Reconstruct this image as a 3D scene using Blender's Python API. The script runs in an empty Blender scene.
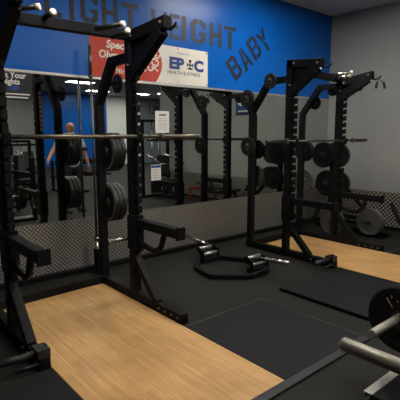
import bpy, bmesh, math, random
from mathutils import Vector, Matrix, Euler
random.seed(7)
S = bpy.context.scene
COL = S.collection
PI = math.pi
YW, XW, ZC = 4.915, 7.55, 3.92          # mirror wall, side wall, ceiling

# ------------------------------------------------------------------ materials
def lin(c):
    return tuple(((x/255)/12.92 if x/255 <= 0.04045 else ((x/255+0.055)/1.055)**2.4) for x in c)

def mat(name, rgb, rough=0.5, metal=0.0, var=0.12, scale=30, bump=0.0, bscale=200, spec=0.5, emit=None, estr=0, stretch=None):
    m = bpy.data.materials.new(name); m.use_nodes = True
    nt = m.node_tree; N = nt.nodes; L = nt.links
    b = N['Principled BSDF']
    c = lin(rgb)
    tc = N.new('ShaderNodeTexCoord')
    src = tc.outputs['Object']
    if stretch:
        mp = N.new('ShaderNodeMapping'); mp.inputs['Scale'].default_value = stretch
        L.new(src, mp.inputs['Vector']); src = mp.outputs['Vector']
    nz = N.new('ShaderNodeTexNoise'); nz.inputs['Scale'].default_value = scale; nz.inputs['Detail'].default_value = 5
    L.new(src, nz.inputs['Vector'])
    rp = N.new('ShaderNodeValToRGB')
    rp.color_ramp.elements[0].position = 0.3; rp.color_ramp.elements[1].position = 0.7
    rp.color_ramp.elements[0].color = tuple(max(0, x*(1-var)) for x in c)+(1,)
    rp.color_ramp.elements[1].color = tuple(min(1, x*(1+var)) for x in c)+(1,)
    L.new(nz.outputs['Fac'], rp.inputs['Fac']); L.new(rp.outputs['Color'], b.inputs['Base Color'])
    b.inputs['Roughness'].default_value = rough; b.inputs['Metallic'].default_value = metal
    b.inputs['Specular IOR Level'].default_value = spec
    if bump:
        n2 = N.new('ShaderNodeTexNoise'); n2.inputs['Scale'].default_value = bscale; n2.inputs['Detail'].default_value = 3
        L.new(src, n2.inputs['Vector'])
        bp = N.new('ShaderNodeBump'); bp.inputs['Strength'].default_value = bump; bp.inputs['Distance'].default_value = 0.01
        L.new(n2.outputs['Fac'], bp.inputs['Height']); L.new(bp.outputs['Normal'], b.inputs['Normal'])
    if emit:
        b.inputs['Emission Color'].default_value = lin(emit)+(1,); b.inputs['Emission Strength'].default_value = estr
    return m

M = {}
M['blue'] = mat('blue_paint', (4, 92, 182), 0.3, spec=0.3, var=0.06, scale=3, bump=0.08, bscale=60)
M['grey_wall'] = mat('grey_paint', (150, 150, 146), 0.6, var=0.04, scale=2, bump=0.08, bscale=80)
M['far_grey'] = mat('far_grey_paint', (140, 140, 138), 0.6, var=0.05, scale=2)
M['far_white'] = mat('far_white_paint', (222, 224, 222), 0.6, var=0.05, scale=2)
M['slate'] = mat('slate_paint', (112, 116, 124), 0.55, var=0.08, scale=2)
M['letter'] = mat('stencil_paint', (30, 33, 40), 0.5, var=0.25, scale=14)
M['black'] = mat('black_powder_coat', (8, 8, 9), 0.6, spec=0.22, var=0.15, scale=60, bump=0.05, bscale=500)
M['black2'] = mat('worn_black_steel', (26, 26, 27), 0.45, var=0.25, scale=40)
M['plastic'] = mat('black_plastic', (20, 20, 21), 0.5, var=0.1)
M['rubber'] = mat('black_rubber', (5, 5, 6), 0.65, spec=0.25, var=0.2, scale=50, bump=0.1)
M['iron'] = mat('grey_cast_iron', (92, 91, 88), 0.45, metal=0.35, var=0.2, scale=40, bump=0.15)
M['iron_dark'] = mat('dark_cast_iron', (38, 38, 38), 0.4, metal=0.3, var=0.2, scale=40, bump=0.1)
M['iron_rim'] = mat('worn_iron_rim', (150, 146, 136), 0.35, metal=0.6, var=0.2, scale=60)
M['steel'] = mat('chromed_steel', (190, 186, 178), 0.22, metal=1.0, var=0.06)
M['bar_steel'] = mat('bare_bar_steel', (116, 108, 94), 0.42, metal=0.85, var=0.12, scale=90)
M['bar_dark'] = mat('dark_bar_steel', (84, 82, 75), 0.42, metal=0.8, var=0.12, scale=90)
M['brush'] = mat('brushed_sleeve_steel', (150, 146, 134), 0.48, metal=0.7, var=0.12, scale=20, stretch=(1, 30, 1))
M['alu'] = mat('aluminium', (205, 202, 192), 0.38, metal=0.8, var=0.08)
M['cap'] = mat('white_end_cap', (225, 220, 205), 0.5, var=0.05)
M['ramp'] = mat('steel_edging', (46, 47, 49), 0.5, metal=0.3, var=0.15, scale=25)
M['paper'] = mat('white_paper', (228, 226, 220), 0.7, var=0.03)
M['ink'] = mat('printed_ink', (40, 42, 48), 0.7, var=0.1)
M['ink_blue'] = mat('blue_ink', (30, 66, 140), 0.6, var=0.1)
M['ink_grey'] = mat('grey_ink', (150, 150, 150), 0.7, var=0.1)
M['poster'] = mat('black_poster', (26, 27, 30), 0.45, var=0.1)
M['vinyl'] = mat('white_vinyl', (232, 226, 214), 0.55, var=0.03, scale=8)
M['red'] = mat('red_print', (196, 62, 38), 0.55, var=0.07, scale=8)
M['navy'] = mat('navy_print', (36, 66, 132), 0.55, var=0.1)
M['skin'] = mat('skin', (178, 124, 92), 0.55, var=0.1)
M['shirt'] = mat('white_cotton', (205, 206, 208), 0.85, var=0.06)
M['trouser'] = mat('dark_cotton', (28, 29, 34), 0.85, var=0.1)
M['eye'] = mat('dark_eye', (20, 16, 14), 0.3)
M['red_frame'] = mat('red_powder_coat', (120, 32, 22), 0.45, var=0.1)
M['pad'] = mat('black_upholstery', (22, 22, 24), 0.5, var=0.12, bump=0.1)
M['tan'] = mat('tan_upholstery', (150, 108, 72), 0.5, var=0.12)
M['orange'] = mat('orange_decal', (240, 160, 84), 0.5, var=0.15)
M['light'] = mat('light_diffuser', (255, 252, 244), 0.6, emit=(255, 250, 241), estr=32.0)
M['tin'] = mat('white_metal_frame', (200, 200, 198), 0.5, var=0.03)

def mirror_mat():
    m = mat('mirror_glass', (206, 212, 208), 0.0, metal=1.0, var=0.0)
    return m
M['mirror'] = mirror_mat()

def math_node(N, L, op, a, b=None):
    n = N.new('ShaderNodeMath'); n.operation = op
    for i, v in enumerate((a, b)):
        if v is None: continue
        if isinstance(v, (int, float)): n.inputs[i].default_value = v
        else: L.new(v, n.inputs[i])
    return n.outputs[0]

def tread_mat(axis):
    m = bpy.data.materials.new('diamond_plate_' + axis); m.use_nodes = True
    nt = m.node_tree; N = nt.nodes; L = nt.links; b = N['Principled BSDF']
    tc = N.new('ShaderNodeTexCoord'); sp = N.new('ShaderNodeSeparateXYZ'); L.new(tc.outputs['Object'], sp.inputs[0])
    u = sp.outputs['X' if axis == 'x' else 'Y']; v = sp.outputs['Z']
    P = 0.05 if axis == 'x' else 0.075
    def lug(du, dv, flip):
        # raised lozenge at every grid point, leaning one way or the other
        fu = math_node(N, L, 'SUBTRACT', math_node(N, L, 'FRACT', math_node(N, L, 'ADD', math_node(N, L, 'DIVIDE', u, P), du)), 0.5)
        fv = math_node(N, L, 'SUBTRACT', math_node(N, L, 'FRACT', math_node(N, L, 'ADD', math_node(N, L, 'DIVIDE', v, P), dv)), 0.5)
        s = math_node(N, L, 'ADD', fu, fv); d = math_node(N, L, 'SUBTRACT', fu, fv)
        if flip: s, d = d, s
        e = math_node(N, L, 'ADD', math_node(N, L, 'MULTIPLY', math_node(N, L, 'ABSOLUTE', s), 1.9), math_node(N, L, 'MULTIPLY', math_node(N, L, 'ABSOLUTE', d), 5.0))
        h = math_node(N, L, 'SUBTRACT', 1.0, e)
        return math_node(N, L, 'MAXIMUM', h, 0.0)
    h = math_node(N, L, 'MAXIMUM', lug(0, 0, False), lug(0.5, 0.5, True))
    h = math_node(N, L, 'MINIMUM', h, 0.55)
    bp = N.new('ShaderNodeBump'); bp.inputs['Strength'].default_value = 0.6; bp.inputs['Distance'].default_value = 0.006
    L.new(h, bp.inputs['Height']); L.new(bp.outputs['Normal'], b.inputs['Normal'])
    rp = N.new('ShaderNodeValToRGB')  # pale lugs on darker ground: light catching the relief, painted into the colour
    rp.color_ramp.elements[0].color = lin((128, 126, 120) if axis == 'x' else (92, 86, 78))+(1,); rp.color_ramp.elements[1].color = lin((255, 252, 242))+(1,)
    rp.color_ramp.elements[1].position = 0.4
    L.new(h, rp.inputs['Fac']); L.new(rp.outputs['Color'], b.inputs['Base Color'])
    b.inputs['Metallic'].default_value = 0.65 if axis == 'x' else 0.4; b.inputs['Roughness'].default_value = 0.28
    return m
M['tread_x'] = tread_mat('x'); M['tread_y'] = tread_mat('y')

def wood_mat():
    m = bpy.data.materials.new('bamboo_board'); m.use_nodes = True
    nt = m.node_tree; N = nt.nodes; L = nt.links; b = N['Principled BSDF']
    tc = N.new('ShaderNodeTexCoord'); mp = N.new('ShaderNodeMapping'); L.new(tc.outputs['Object'], mp.inputs['Vector'])
    br = N.new('ShaderNodeTexBrick'); br.inputs['Scale'].default_value = 1.0
    mp.inputs['Rotation'].default_value = (0, 0, PI/2)
    br.inputs['Brick Width'].default_value = 1.1; br.inputs['Row Height'].default_value = 0.028
    br.inputs['Mortar Size'].default_value = 0.0006; br.inputs['Bias'].default_value = 0.0
    br.inputs['Color1'].default_value = lin((222, 175, 114))+(1,); br.inputs['Color2'].default_value = lin((207, 160, 101))+(1,)
    br.inputs['Mortar'].default_value = lin((176, 130, 80))+(1,)
    L.new(mp.outputs['Vector'], br.inputs['Vector'])
    m2 = N.new('ShaderNodeMapping'); m2.inputs['Scale'].default_value = (60, 3.0, 1); L.new(tc.outputs['Object'], m2.inputs['Vector'])
    nz = N.new('ShaderNodeTexNoise'); nz.inputs['Scale'].default_value = 1.0; nz.inputs['Detail'].default_value = 6; L.new(m2.outputs['Vector'], nz.inputs['Vector'])
    n3 = N.new('ShaderNodeTexNoise'); n3.inputs['Scale'].default_value = 2.5; n3.inputs['Detail'].default_value = 4; L.new(tc.outputs['Object'], n3.inputs['Vector'])
    mx = N.new('ShaderNodeMix'); mx.data_type = 'RGBA'; mx.blend_type = 'MULTIPLY'; mx.inputs[0].default_value = 0.5
    r1 = N.new('ShaderNodeValToRGB'); r1.color_ramp.elements[0].color = (0.62, 0.58, 0.54, 1); r1.color_ramp.elements[1].color = (1, 1, 1, 1)
    r1.color_ramp.elements[0].position = 0.3; r1.color_ramp.elements[1].position = 0.65
    L.new(nz.outputs['Fac'], r1.inputs['Fac']); L.new(br.outputs['Color'], mx.inputs[6]); L.new(r1.outputs['Color'], mx.inputs[7])
    m3 = N.new('ShaderNodeMix'); m3.data_type = 'RGBA'; m3.blend_type = 'MULTIPLY'; m3.inputs[0].default_value = 0.55
    r2 = N.new('ShaderNodeValToRGB'); r2.color_ramp.elements[0].color = (0.66, 0.62, 0.58, 1); r2.color_ramp.elements[1].color = (1, 1, 1, 1)
    r2.color_ramp.elements[0].position = 0.35; r2.color_ramp.elements[1].position = 0.6
    L.new(n3.outputs['Fac'], r2.inputs['Fac']); L.new(mx.outputs[2], m3.inputs[6]); L.new(r2.outputs['Color'], m3.inputs[7])
    L.new(m3.outputs[2], b.inputs['Base Color'])
    b.inputs['Roughness'].default_value = 0.42
    return m
M['wood'] = wood_mat()

def speck_mat(name, rgb, speck, rough, amount=0.66):
    m = bpy.data.materials.new(name); m.use_nodes = True
    nt = m.node_tree; N = nt.nodes; L = nt.links; b = N['Principled BSDF']
    tc = N.new('ShaderNodeTexCoord')
    nz = N.new('ShaderNodeTexNoise'); nz.inputs['Scale'].default_value = 160; nz.inputs['Detail'].default_value = 2; L.new(tc.outputs['Object'], nz.inputs['Vector'])
    r = N.new('ShaderNodeValToRGB'); c = lin(rgb)
    r.color_ramp.elements[0].position = 0.4; r.color_ramp.elements[0].color = tuple(c)+(1,)
    r.color_ramp.elements[1].position = amount; r.color_ramp.elements[1].color = lin(speck)+(1,)
    L.new(nz.outputs['Fac'], r.inputs['Fac'])
    n2 = N.new('ShaderNodeTexNoise'); n2.inputs['Scale'].default_value = 1.6; n2.inputs['Detail'].default_value = 5; L.new(tc.outputs['Object'], n2.inputs['Vector'])
    r2 = N.new('ShaderNodeValToRGB'); r2.color_ramp.elements[0].color = (0.7, 0.7, 0.7, 1); r2.color_ramp.elements[1].color = (1, 1, 1, 1)
    r2.color_ramp.elements[0].position = 0.35; r2.color_ramp.elements[1].position = 0.65
    L.new(n2.outputs['Fac'], r2.inputs['Fac'])
    mx = N.new('ShaderNodeMix'); mx.data_type = 'RGBA'; mx.blend_type = 'MULTIPLY'; mx.inputs[0].default_value = 0.8
    L.new(r.outputs['Color'], mx.inputs[6]); L.new(r2.outputs['Color'], mx.inputs[7]); L.new(mx.outputs[2], b.inputs['Base Color'])
    bp = N.new('ShaderNodeBump'); bp.inputs['Strength'].default_value = 0.25; bp.inputs['Distance'].default_value = 0.004
    L.new(nz.outputs['Fac'], bp.inputs['Height']); L.new(bp.outputs['Normal'], b.inputs['Normal'])
    b.inputs['Roughness'].default_value = rough; b.inputs['Specular IOR Level'].default_value = 0.25
    return m
M['floor'] = speck_mat('rubber_floor', (25, 25, 22), (46, 44, 39), 0.7)
M['mat'] = speck_mat('rubber_mat', (19, 20, 21), (27, 28, 29), 0.62)

def tile_mat():
    m = bpy.data.materials.new('ceiling_tile'); m.use_nodes = True
    nt = m.node_tree; N = nt.nodes; L = nt.links; b = N['Principled BSDF']
    tc = N.new('ShaderNodeTexCoord')
    br = N.new('ShaderNodeTexBrick'); br.offset = 0.0
    br.inputs['Scale'].default_value = 1; br.inputs['Brick Width'].default_value = 1.22; br.inputs['Row Height'].default_value = 0.61
    br.inputs['Mortar Size'].default_value = 0.014
    br.inputs['Color1'].default_value = lin((205, 200, 192))+(1,); br.inputs['Color2'].default_value = lin((196, 192, 185))+(1,)
    br.inputs['Mortar'].default_value = lin((225, 222, 214))+(1,)
    L.new(tc.outputs['Object'], br.inputs['Vector']); L.new(br.outputs['Color'], b.inputs['Base Color'])
    b.inputs['Roughness'].default_value = 0.8
    return m
M['tile'] = tile_mat()

# ------------------------------------------------------------------ geometry helpers
V = Vector
def box(bm, x0, x1, y0, y1, z0, z1):
    vs = [bm.verts.new((x, y, z)) for x in (x0, x1) for y in (y0, y1) for z in (z0, z1)]
    for f in ((0,1,3,2),(4,6,7,5),(0,4,5,1),(2,3,7,6),(0,2,6,4),(1,5,7,3)):
        bm.faces.new([vs[i] for i in f])

def beam(bm, p0, p1, w, h, up=(0, 0, 1)):
    p0, p1 = V(p0), V(p1); d = (p1-p0).normalized(); up = V(up)
    if abs(d.dot(up)) > 0.98: up = V((0, 1, 0))
    s = d.cross(up).normalized(); t = s.cross(d).normalized()
    vs = []
    for p in (p0, p1):
        for a, b in ((-1,-1),(1,-1),(1,1),(-1,1)):
            vs.append(bm.verts.new(p + s*a*w/2 + t*b*h/2))
    bm.faces.new(vs[0:4][::-1]); bm.faces.new(vs[4:8])
    for i in range(4):
        j = (i+1) % 4
        bm.faces.new((vs[i], vs[j], vs[4+j], vs[4+i]))

def rectpath(bm, pts, w, h, side):
    """rectangular tube swept with mitred corners along pts; side = constant sideways axis (width w)"""
    pts = [V(p) for p in pts]; side = V(side).normalized(); rings = []
    for i, p in enumerate(pts):
        din = (p-pts[i-1]).normalized() if i > 0 else (pts[1]-p).normalized()
        dout = (pts[i+1]-p).normalized() if i < len(pts)-1 else din
        n1 = side.cross(din).normalized(); n2 = side.cross(dout).normalized()
        n = (n1+n2).normalized(); k = 1/max(0.4, n.dot(n1))
        rings.append([bm.verts.new(p + side*a*w/2 + n*b*h/2*k) for a, b in ((-1,-1),(1,-1),(1,1),(-1,1))])
    bm.faces.new(rings[0][::-1]); bm.faces.new(rings[-1])
    for r0, r1 in zip(rings, rings[1:]):
        for i in range(4):
            j = (i+1) % 4
            bm.faces.new((r0[i], r0[j], r1[j], r1[i]))

def tube(bm, pts, r, n=12, rs=None):
    pts = [V(p) for p in pts]; rings = []; ref = None
    for i, p in enumerate(pts):
        if i == 0: d = pts[1]-p
        elif i == len(pts)-1: d = p-pts[i-1]
        else: d = (p-pts[i-1]).normalized() + (pts[i+1]-p).normalized()
        d.normalize()
        if ref is None: ref = V((0,0,1)) if abs(d.z) < 0.9 else V((1,0,0))
        s = d.cross(ref).normalized(); t = s.cross(d).normalized(); ref = t
        rr = rs[i] if rs else r
        rings.append([bm.verts.new(p + (s*math.cos(2*PI*k/n) + t*math.sin(2*PI*k/n))*rr) for k in range(n)])
    bm.faces.new(rings[0][::-1]); bm.faces.new(rings[-1])
    for r0, r1 in zip(rings, rings[1:]):
        for i in range(n):
            j = (i+1) % n
            f = bm.faces.new((r0[i], r0[j], r1[j], r1[i])); f.smooth = True

def lathe(bm, prof, origin=(0,0,0), axis='x', n=40, closed=True):
    """prof: list of (radius, along-axis); revolved; closed joins last to first"""
    o = V(origin); rings = []
    for r, a in prof:
        ring = []
        for k in range(n):
            c, s = math.cos(2*PI*k/n)*r, math.sin(2*PI*k/n)*r
            p = {'x': V((a, c, s)), 'y': V((c, a, s)), 'z': V((c, s, a))}[axis]
            ring.append(bm.verts.new(o+p))
        rings.append(ring)
    pairs = list(zip(rings, rings[1:]))
    if closed: pairs.append((rings[-1], rings[0]))
    else:
        bm.faces.new(rings[0]); bm.faces.new(rings[-1])
    for r0, r1 in pairs:
        for i in range(n):
            j = (i+1) % n
            bm.faces.new((r0[i], r0[j], r1[j], r1[i]))

def prism(bm, poly, fn, depth):
    """poly in 2D, fn(u, v, w)->xyz"""
    a = [bm.verts.new(fn(u, v, 0)) for u, v in poly]; b = [bm.verts.new(fn(u, v, depth)) for u, v in poly]
    bm.faces.new(a); bm.faces.new(b[::-1])
    n = len(poly)
    for i in range(n):
        j = (i+1) % n
        bm.faces.new((a[i], b[i], b[j], a[j]))

def obj(name, bm, m, parent=None, bevel=0.0, seg=2, smooth=False):
    bmesh.ops.recalc_face_normals(bm, faces=bm.faces[:])
    me = bpy.data.meshes.new(name); bm.to_mesh(me); bm.free()
    me.materials.append(M[m] if isinstance(m, str) else m)
    o = bpy.data.objects.new(name, me); COL.objects.link(o)
    if smooth:
        for p in me.polygons: p.use_smooth = True
    if parent is not None:
        o.parent = parent
        o.matrix_parent_inverse = Matrix.Translation(parent.location).inverted() if parent.type == 'EMPTY' and parent.rotation_euler == Euler((0,0,0)) else Matrix()
    if bevel:
        b = o.modifiers.new('edge', 'BEVEL'); b.width = bevel; b.segments = seg; b.limit_method = 'ANGLE'; b.angle_limit = math.radians(40)
    return o
B = bmesh.new
def tag(o, label, cat, group=None):
    o['label'] = label; o['category'] = cat
    if group: o['group'] = group
    return o
def thing(name, loc, label, cat, group=None):
    o = bpy.data.objects.new(name, None); COL.objects.link(o); o.location = loc; o.empty_display_size = 0.1
    return tag(o, label, cat, group)
def struct(o): o['kind'] = 'structure'; return o
def copy_tree(o, parent=None):
    c = o.copy(); COL.objects.link(c)
    if parent is not None: c.parent = parent
    for ch in o.children: copy_tree(ch, c)
    return c

# ------------------------------------------------------------------ room shell
bm = B(); box(bm, -4.2, 18.2, -12.9, YW+0.25, -0.1, 0); struct(obj('floor', bm, 'floor'))
bm = B(); box(bm, -4.2, 18.2, -12.9, YW+0.25, ZC, ZC+0.1); struct(obj('ceiling', bm, 'tile'))
bm = B(); box(bm, -4.2, XW+0.2, YW, YW+0.2, 0, ZC); wall_back = struct(obj('wall_back', bm, 'blue'))
bm = B(); box(bm, XW, XW+0.2, -0.78, YW, 0, ZC); wall_right = struct(obj('wall_right', bm, 'grey_wall'))
bm = B(); box(bm, XW+0.2, 18.2, -0.78, -0.58, 0, ZC); struct(obj('wall_side', bm, 'slate'))
bm = B(); box(bm, -4.2, -4.0, -12.9, YW, 0, ZC); struct(obj('wall_left', bm, 'far_grey'))
bm = B(); box(bm, 18.0, 18.2, -12.7, -0.78, 0, ZC); struct(obj('wall_far_right', bm, 'slate'))
far = {}
for nm, x0, x1, m in (('wall_far_grey', -4.0, 8.25, 'far_grey'), ('wall_far_blue', 8.25, 12.3, 'blue'), ('wall_far_white', 12.3, 14.55, 'far_white'), ('wall_far_slate', 14.55, 18.0, 'slate')):
    bm = B(); box(bm, x0, x1, -12.9, -12.7, 0, ZC); far[nm] = struct(obj(nm, bm, m))

ZM, ZP = 2.35, 0.672
bm = B(); box(bm, -2.0, XW-0.012, YW-0.012, YW-0.001, ZP, ZM); mirror = struct(obj('mirror_wall', bm, 'mirror'))
bm = B(); box(bm, -2.0, XW-0.012, YW-0.022, YW-0.001, ZM, ZM+0.03); struct(obj('trim_1', bm, 'alu', bevel=0.003))
bm = B(); box(bm, -2.0, XW-0.012, YW-0.016, YW-0.001, 0.06, ZP-0.001); struct(obj('wainscot_back', bm, 'tread_x'))
bm = B(); box(bm, XW-0.011, XW-0.001, -0.78, YW-0.02, 0.06, ZP-0.001); struct(obj('wainscot_right', bm, 'tread_y'))
bm = B(); box(bm, -2.0, XW-0.02, YW-0.084, YW-0.001, 0, 0.06); struct(obj('baseboard_back', bm, 'black', bevel=0.004))
bm = B(); box(bm, XW-0.03, XW-0.001, -0.78, YW-0.06, 0, 0.06); struct(obj('baseboard_right', bm, 'black', bevel=0.004))

# ceiling lights: frame and diffuser of each recessed panel
def ceiling_light(x, y, label, along='x'):
    a, b = (0.6, 0.3) if along == 'x' else (0.3, 0.6)
    t = thing('ceiling_light', (x, y, ZC), label, 'ceiling light', 'recessed ceiling light panels')
    bm = B()
    for x0, x1, y0, y1 in ((-a, a, -b, -b+0.03), (-a, a, b-0.03, b), (-a, -a+0.03, -b+0.03, b-0.03), (a-0.03, a, -b+0.03, b-0.03)):
        box(bm, x+x0, x+x1, y+y0, y+y1, ZC-0.02, ZC-0.001)
    obj('frame', bm, 'tin', t)
    bm = B(); box(bm, x-a+0.03, x+a-0.03, y-b+0.03, y+b-0.03, ZC-0.012, ZC-0.002); obj('diffuser', bm, 'light', t)
for x, y, l, al in (
    (8.42, -7.8, 'brightest ceiling light panel seen in the mirror, above the blue far wall', 'x'),
    (10.74, -10.7, 'second ceiling light panel in the mirror, close to the blue far wall', 'x'),
    (5.0, 3.57, 'ceiling light panel washing the blue wall over the banner', 'x'),
    (1.6, 2.5, 'ceiling light panel over the wooden lifting platform by the left rack', 'x'),
    (4.4, 0.9, 'unseen ceiling light panel added to light the open floor before the platforms', 'x'),  # out of view, added as general light for the floor
    (1.6, -1.8, 'unseen ceiling light panel added to light the aisle behind the platforms', 'x'),  # out of view, added to light the room from behind
    (5.0, -3.0, 'unseen ceiling light panel added to light the machines seen in the mirror', 'x'),  # added light source for the reflected machines
    (14.4, -9.6, 'added ceiling light panel brightening the slate grey wall section seen in the mirror', 'x'),  # added to lift the slate wall in the reflection
    (11.5, -4.0, 'added ceiling light panel brightening the open side of the gym past the grey wall', 'x'),  # added fill for the side area
    (13.2, -10.7, 'added ceiling light panel brightening the white wall section at the far end', 'x'),  # added to lift the white far wall
    (6.0, -10.5, 'added ceiling light panel brightening the grey far wall section', 'x'),  # added to lift the grey far wall
    (8.6, -4.6, 'added ceiling light panel brightening the middle of the gym behind the camera', 'x'),  # added fill for the far half of the room
    (13.6, -7.0, 'added ceiling light panel brightening the white wall section seen in the mirror', 'x')):  # another added fill for the white section
    ceiling_light(x, y, l, al)

# ------------------------------------------------------------------ stencil lettering on the blue wall
# strokes on a 0..1 x 0..1.6 cell (each letter is cut by stencil bridges)
T = 0.27
def R(x0, x1, y0, y1): return [(x0, y0), (x1, y0), (x1, y1), (x0, y1)]
H16 = 1.6
GL = {
 'I': [R(0.36, 0.64, 0, H16)],
 'L': [R(0, T, 0, H16), R(T+0.06, 0.9, 0, T)],
 'H': [R(0, T, 0, H16), R(1-T, 1, 0, H16), R(T, 1-T, 0.68, 0.94)],
 'T': [R(0, 1, H16-T, H16), R(0.365, 0.635, 0, H16-T-0.06)],
 'E': [R(0, T, 0, H16), R(T+0.05, 0.95, 0, T), R(T+0.05, 0.85, 0.68, 0.92), R(T+0.05, 0.95, H16-T, H16)],
 'G': [[(0, 0.25), (0.25, 0), (0.46, 0), (0.46, T), (T, 0.4), (T, 1.2), (0.46, H16-T), (0.46, H16), (0.25, H16), (0, 1.35)],
       [(0.54, H16), (0.54, H16-T), (1-T, 1.22), (1-T, 1.08), (1, 1.08), (1, 1.35), (0.75, H16)],
       [(0.54, 0), (0.75, 0), (1, 0.25), (1, 0.8), (0.56, 0.8), (0.56, 0.58), (1-T, 0.58), (1-T, 0.38), (0.54, T)]],
 'W': [[(0.12, 0), (0.30, 0), (0.44, 0.62), (0.44, 0.98), (0.27, 0.42), (0.22, H16), (0, H16)], [(0.88, 0), (0.70, 0), (0.56, 0.62), (0.56, 0.98), (0.73, 0.42), (0.78, H16), (1.0, H16)]],
 'B': [R(0, T, 0, H16), [(T+0.05, 0), (0.76, 0), (1, 0.22), (1, 0.66), (0.86, 0.8), (0.86, 0.8), (1-T, 0.74), (1-T, T), (T+0.05, T)],
       [(T+0.05, H16), (0.76, H16), (0.98, 1.38), (0.98, 0.96), (0.86, 0.8), (T+0.05, 0.7), (T+0.05, 0.92), (1-T, 0.92), (1-T, H16-T), (T+0.05, H16-T)]],
 'A': [[(0, 0), (T, 0), (0.46, 1.15), (0.46, H16), (0.36, H16)], [(1, 0), (1-T, 0), (0.54, 1.15), (0.54, H16), (0.64, H16)], R(0.34, 0.66, 0.34, 0.56)],
 'Y': [[(0, H16), (T, H16), (0.5, 1.02), (0.36, 0.72)], [(1, H16), (1-T, H16), (0.52, 1.06), (0.52, 0.98), (0.64, 0.72)], R(0.365, 0.635, 0, 0.68)],
 'M': [R(0, T, 0, H16), R(1-T, 1, 0, H16), [(T+0.03, H16), (0.5, 0.9), (1-T-0.03, H16), (1-T-0.03, 1.2), (0.5, 0.5), (T+0.03, 1.2)]],
}
def stencil(ch, name, fn, depth, parent):
    bm = B()
    for poly in GL[ch]: prism(bm, poly, fn, depth)
    return obj(name, bm, 'letter', parent)
def on_wall(x, z, w, h, ang=0.0):
    c, s = math.cos(ang), math.sin(ang)
    def fn(u, v, d):
        a, b = u*w, v/H16*h
        return (x + a*c - b*s, YW-0.0035+d, z + a*s + b*c)
    return fn
for ch, x, w in (('L', 1.959, 0.222), ('I', 2.176, 0.212), ('G', 2.388, 0.227), ('H', 2.663, 0.222), ('T', 2.943, 0.236)):
    stencil(ch, 'painted_letter', on_wall(x, 2.992, w, 0.328), 0.002, wall_back)
for ch, x, w in (('W', 3.377, 0.261), ('E', 3.686, 0.174), ('I', 3.788, 0.270), ('G', 4.053, 0.280), ('H', 4.410, 0.241), ('T', 4.700, 0.251)):
    stencil(ch, 'painted_letter', on_wall(x, 2.983, w, 0.328), 0.002, wall_back)
a0 = math.radians(43)
for i, (ch, x, z) in enumerate((('B', 4.966, 2.515), ('A', 5.198, 2.674), ('B', 5.412, 2.866), ('Y', 5.645, 3.001))):
    stencil(ch, 'painted_letter', on_wall(x, z, 0.227, 0.357, a0), 0.002, wall_back)
def on_far(x, z, w, h):
    return lambda u, v, d: (x - u*w, -12.698+d, z + v/H16*h)
for ch, x in (('M', 15.68), ('E', 15.42), ('T', 15.16)):
    stencil(ch, 'painted_letter', on_far(x+0.22, 2.98, 0.21, 0.5), 0.004, far['wall_far_slate'])

# ------------------------------------------------------------------ text helper
def text(name, s, size, m, parent, loc, rot, sx=1.0, bold=0.0, shear=0.0, align='LEFT'):
    cu = bpy.data.curves.new(name, 'FONT'); cu.body = s; cu.size = size; cu.offset = bold; cu.shear = shear
    cu.align_x = align; cu.extrude = 0.0006; cu.resolution_u = 3
    o = bpy.data.objects.new(name, cu); COL.objects.link(o)
    dg = bpy.context.evaluated_depsgraph_get()
    me = bpy.data.meshes.new_from_object(o.evaluated_get(dg)); bpy.data.objects.remove(o)
    me.materials.clear(); me.materials.append(M[m])
    o = bpy.data.objects.new(name, me); COL.objects.link(o)
    o.matrix_world = Matrix.Translation(V(loc)) @ Euler(rot).to_matrix().to_4x4() @ Matrix.Diagonal((sx, 1, 1, 1))
    if parent is not None:
        mw = o.matrix_world.copy(); o.parent = parent
        if parent.type == 'EMPTY': o.matrix_parent_inverse = Matrix.Translation(parent.location).inverted()
    return o
WR = (PI/2, 0, 0)       # upright text read by someone facing +Y

# ------------------------------------------------------------------ banner
bt = thing('wall_banner', (3.55, YW-0.005, 2.41), 'red and white vinyl sponsor banner stretched on the blue wall above the mirror', 'banner')
BX0, BX1, BZ0, BZ1 = 2.575, 4.525, 2.415, 2.93
bm = B(); box(bm, BX0, BX1, YW-0.007, YW-0.003, BZ0, BZ1); obj('vinyl_sheet', bm, 'vinyl', bt)
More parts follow.
